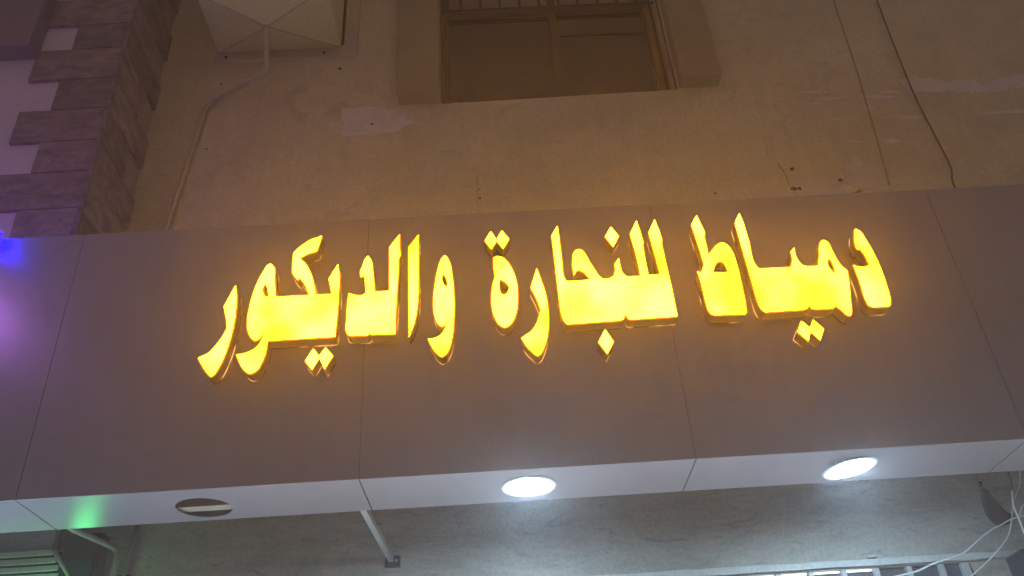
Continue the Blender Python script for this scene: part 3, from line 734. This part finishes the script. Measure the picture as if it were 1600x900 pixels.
# ------------------------------------------------------------------ air conditioner with its drip pan and drain pipe
ac = thing('air_conditioner', 'boxy cream air conditioner hood with an inverted pyramid drip pan on the upper wall', 'air conditioner', (-0.76, WY, 3.0))
PX0, PX1, PY0, PY1, PZ = -1.146, -0.368, 0.36, WY-0.02, 3.246
apex = Vector((-0.745, 0.50, 3.088))
bm = bmesh.new()
rim = [(PX0, PY1), (PX1, PY1), (PX1, PY0), (PX0, PY0)]
R0 = [bm.verts.new((x, y, PZ)) for x, y in rim]
ap = bm.verts.new(apex)
for k in range(4):
    bm.faces.new((R0[k], R0[(k+1) % 4], ap))
bm.faces.new(R0)
local(bm, ac)
pan = finish(bm, 'drip_pan', M_acbox, ac)
for k in range(4):
    p = Vector((*rim[k], PZ))
    tube('fold', [apex+Vector((0, 0, -0.001)), p], 0.0055, M_acplate, pan, 6)
box('hood', (PX0-0.004, PY0-0.004, PZ+0.002), (PX1+0.004, PY1, 3.95), M_acbox, ac, 0.006)
lp = [(-1.16, 3.170), (-0.30, 3.163)]
lp += [(-0.30+0.04*sin(a), 3.203-0.04*cos(a)) for a in [radians(15*k) for k in range(7)]]
lp += [(-0.26, 4.1), (-1.16, 4.1)]
prism('back_plate', [lp, [(-1.12, PZ+0.01), (-0.345, PZ+0.01), (-0.345, 4.06), (-1.12, 4.06)]], WY-0.026, WY+0.004, M_acplate, ac)
box('dark_infill', (-1.12, WY-0.010, PZ+0.01), (-0.345, WY-0.004, 4.06), M_frame, ac, 0)
for x in (-1.09, -0.468):
    tube('screw', [(x, WY-0.030, 3.196), (x, WY-0.024, 3.196)], 0.010, M_hole, ac, 8)
dp = thing('drain_pipe', 'thin beige drain pipe running from the drip pan down behind the sign', 'pipe', (-1.2, WY, 1.2))
tube('pipe', [(-0.745, 0.50, 3.09), (-0.74, 0.50, 3.03), (-0.714, 0.50, 2.74)], 0.014, M_pipe, dp, 10)
tube('elbow', smooth_path([(-0.715, 0.50, 2.76), (-0.712, 0.50, 2.72), (-0.724, 0.505, 2.70), (-0.755, 0.525, 2.702)], 4), 0.018, M_pipe, dp, 10)
tube('pipe', smooth_path([(-0.745, 0.52, 2.701), (-0.95, 0.68, 2.755), (-1.11, 0.812, 2.807), (-1.152, 0.818, 2.78), (-1.168, 0.818, 2.70), (-1.21, 0.818, 2.28), (-1.257, 0.818, 1.83), (-1.31, 0.818, 1.3)], 5),
     0.014, M_pipe, dp, 10)
tube('collar', [(-0.7415, 0.50, 3.045), (-0.7405, 0.50, 3.03)], 0.019, M_pipe, dp, 10)

# ------------------------------------------------------------------ cables
tag(tube('hanging_cable', smooth_path([(3.19, 0.825, 3.9), (3.169, 0.82, 3.451), (3.157, 0.82, 3.197), (3.149, 0.822, 2.896), (3.143, 0.822, 2.557), (3.157, 0.82, 2.24), (3.167, 0.82, 1.991),
                                   (3.137, 0.815, 1.85), (3.12, 0.80, 1.5)]), 0.0050, M_darkwire, None, 6),
    'dark wavy cable hanging down the plaster wall to the sign top at right', 'cable')
cab = [
    ([(2.15, 0.80, -0.262), (2.234, 0.76, -0.255), (2.284, 0.7, -0.244), (2.363, 0.7, -0.226), (2.426, 0.7, -0.208), (2.476, 0.7, -0.178), (2.544, 0.7, -0.136), (2.592, 0.7, -0.112), (2.627, 0.7, -0.1),
      (2.662, 0.7, -0.084), (2.701, 0.7, -0.072), (2.738, 0.7, -0.068), (2.85, 0.7, -0.07)], 0.0038, M_wire, 'loose white cable sagging along the top of the barred transom window'),
    ([(2.38, 0.7, -0.33), (2.433, 0.7, -0.298), (2.501, 0.7, -0.256), (2.559, 0.7, -0.217), (2.614, 0.7, -0.172), (2.648, 0.7, -0.135), (2.675, 0.7, -0.088), (2.697, 0.7, -0.044), (2.714, 0.7, -0.01), (2.74, 0.7, 0.029),
      (2.779, 0.7, 0.084), (2.80, 0.66, 0.2)], 0.0033, M_wire, 'long thin white cable curving from the sign underside down past the dark wall shape'),
    ([(2.70, 0.65, 0.03), (2.682, 0.65, -0.033), (2.682, 0.65, -0.085), (2.682, 0.65, -0.149), (2.685, 0.65, -0.25)], 0.0048, M_wire, 'short thick white cable hanging straight at the right edge'),
    ([(2.684, 0.65, -0.10), (2.687, 0.65, -0.086), (2.705, 0.65, -0.057), (2.727, 0.65, -0.034), (2.80, 0.65, -0.02)], 0.0036, M_wire, 'short white cable loop bending off to the right edge'),
    ([(2.75, 0.68, 0.22), (2.743, 0.7, 0.123), (2.741, 0.7, 0.092), (2.716, 0.7, 0.005)], 0.003, M_darkwire, 'thin dark wire dropping from the sign underside onto the white cables'),
]
for pts, r, m, label in cab:
    tag(tube('loose_cable', smooth_path(pts), r, m, None, 6), label, 'cable', 'loose cables under the sign')

for lo, hi, m, par in [((2.90, 0.83), (4.9, -1.0), M_fill, bld), ((-3.4, 0.83), (-1.55, -1.0), M_fillblue, nb)]:
    w_ = box('fill_window', (lo[0]-0.06, 0.80, GROUND+0.4), (hi[0]+0.06, WY-0.002, hi[1]), M_grille, par, 0.004)  # frame for a glowing pane added out of view as fill
    box('fill_pane', (lo[0], 0.79, GROUND+0.46), (hi[0], 0.799, hi[1]-0.06), m, w_, 0)

# ------------------------------------------------------------------ right door post
tag(box('door_post', (2.668, 0.70, GROUND), (2.80, WY-0.002, -0.205), M_darksteel, None, 0.006),
    'dark upright post at the bottom right corner beside the white cables', 'post')

# ------------------------------------------------------------------ slatted shutter lit green at lower left
sh = thing('slatted_shutter', 'grey horizontal slat shutter with green light along its lowest slats', 'shutter', (-2.1, 0.78, GROUND))
box('head_board', (-3.4, 0.765, 0.07), (-1.445, 0.80, 0.30), M_slat, sh, 0.003)
zz = 0.055
k = 0
while zz > -0.9:
    xr = -1.43 + min(0.10, 0.018*k)
    bm = bmesh.new()
    add_prism(bm, [[(0.745, zz-0.013), (0.750, zz-0.0155), (0.792, zz+0.002), (0.790, zz+0.012), (0.752, zz+0.010), (0.745, zz+0.007)]], -3.4, xr, 'yz')
    local(bm, sh)
    finish(bm, 'slat', M_slat, sh)
    zz -= 0.034
    k += 1
box('back_sheet', (-3.4, 0.80, -0.95), (-1.33, 0.815, 0.069), M_joint, sh, 0)
tube('end_channel', [(-1.43, 0.748, 0.06), (-1.36, 0.748, -0.03), (-1.325, 0.748, -0.08), (-1.325, 0.748, -0.9)], 0.010, M_slat, sh, 8)
gl = thing('green_light', 'green LED strip glowing at the foot of the slatted shutter', 'LED strip', (-1.9, 0.70, -0.10))
tube('tube', [(-3.2, 0.715, -0.105), (-1.42, 0.715, -0.097)], 0.010, M_dimgreen, gl, 8)
lathe('end_lamp', [(0.0, -0.045), (0.035, -0.03), (0.046, 0.0), (0.035, 0.03), (0.0, 0.04)], (-1.296, 0.70, -0.17), M_green, gl, 16)
box('clip', (-1.306, 0.715, -0.175), (-1.286, 0.80, -0.165), M_darksteel, gl, 0.002)

jb = thing('dark_block', 'dark brown block on the wall between the shutter end and the bent conduit', 'box', (-1.3, WY, -0.2))  # dark block filling the dark brown zone beside the shutter
box('case', (-1.395, 0.755, -0.55), (-1.235, WY-0.002, 0.13), M_frame, jb, 0.008)
box('front_slab', (-1.385, 0.742, -0.35), (-1.245, 0.754, 0.02), M_darksteel, jb, 0.004)
cd = thing('bent_conduit', 'dull grey conduit elbow bent down from the sign box beside the dark block', 'conduit', (-1.2, 0.8, -0.1))
tube('pipe', smooth_path([(-1.20, 0.36, 0.03), (-1.26, 0.56, 0.075), (-1.215, 0.74, 0.075), (-1.185, 0.79, 0.062), (-1.175, 0.80, 0.02), (-1.18, 0.80, -0.06), (-1.19, 0.80, -0.6)], 6), 0.013, M_conduit, cd, 10)
vp = thing('wall_pipe', 'thin grey pipe running upright on the cement wall at lower left', 'pipe', (-1.13, WY, -0.2))
tube('pipe', [(-1.105, 0.82, 0.28), (-1.14, 0.82, -0.05), (-1.17, 0.82, -0.35), (-1.17, 0.82, GROUND)], 0.012, M_conduit, vp, 10)
box('clamp', (-1.165, 0.815, -0.06), (-1.115, WY, -0.045), M_darksteel, vp, 0.002)

# ------------------------------------------------------------------ blue LED at the left edge
bl = thing('blue_spotlight', 'small blue LED lamp clipped to the top edge of the sign at its left end', 'lamp', (-1.56, -0.035, 1.15))
lathe('lens', [(0.0, -0.038), (0.014, -0.032), (0.024, 0.0), (0.018, 0.03), (0.0, 0.046)], (-1.572, -0.036, 1.157), M_blue, bl, 16)
vl = bpy.data.lights.new('violet_fill', 'POINT')  # unseen fill light set apart from the lamp for the violet wash
vl.energy = 7
vl.specular_factor = 0.1
vl.color = (0.52, 0.20, 1.0)
vl.shadow_soft_size = 0.03
vo = bpy.data.objects.new('violet_fill', vl)
COL.objects.link(vo)
vo.parent = bl
vo.location = (-0.48, -0.66, 0.10)
tube('arm', [(-1.598, -0.036, 1.15), (-1.64, -0.03, 1.15), (-1.66, -0.003, 1.15)], 0.010, M_darksteel, bl, 8)

# ------------------------------------------------------------------ haze added to imitate lens glow round the lamps
bm = bmesh.new()
add_box(bm, (-8.5, -8.5, GROUND-1.4), (8.5, 3.0, 6.2))
hz = finish(bm, 'haze', None)
hm = bpy.data.materials.new('glow_haze')
hm.use_nodes = True
hn = hm.node_tree
hn.nodes.clear()
ho = hn.nodes.new('ShaderNodeOutputMaterial')
hv = hn.nodes.new('ShaderNodeVolumePrincipled')
hv.inputs['Color'].default_value = (0.9, 0.9, 0.92, 1)
hv.inputs['Density'].default_value = 0.0155
hv.inputs['Anisotropy'].default_value = 0.76
hn.links.new(hv.outputs[0], ho.inputs['Volume'])
hz.data.materials.append(hm)
tag(hz, kind='stuff')
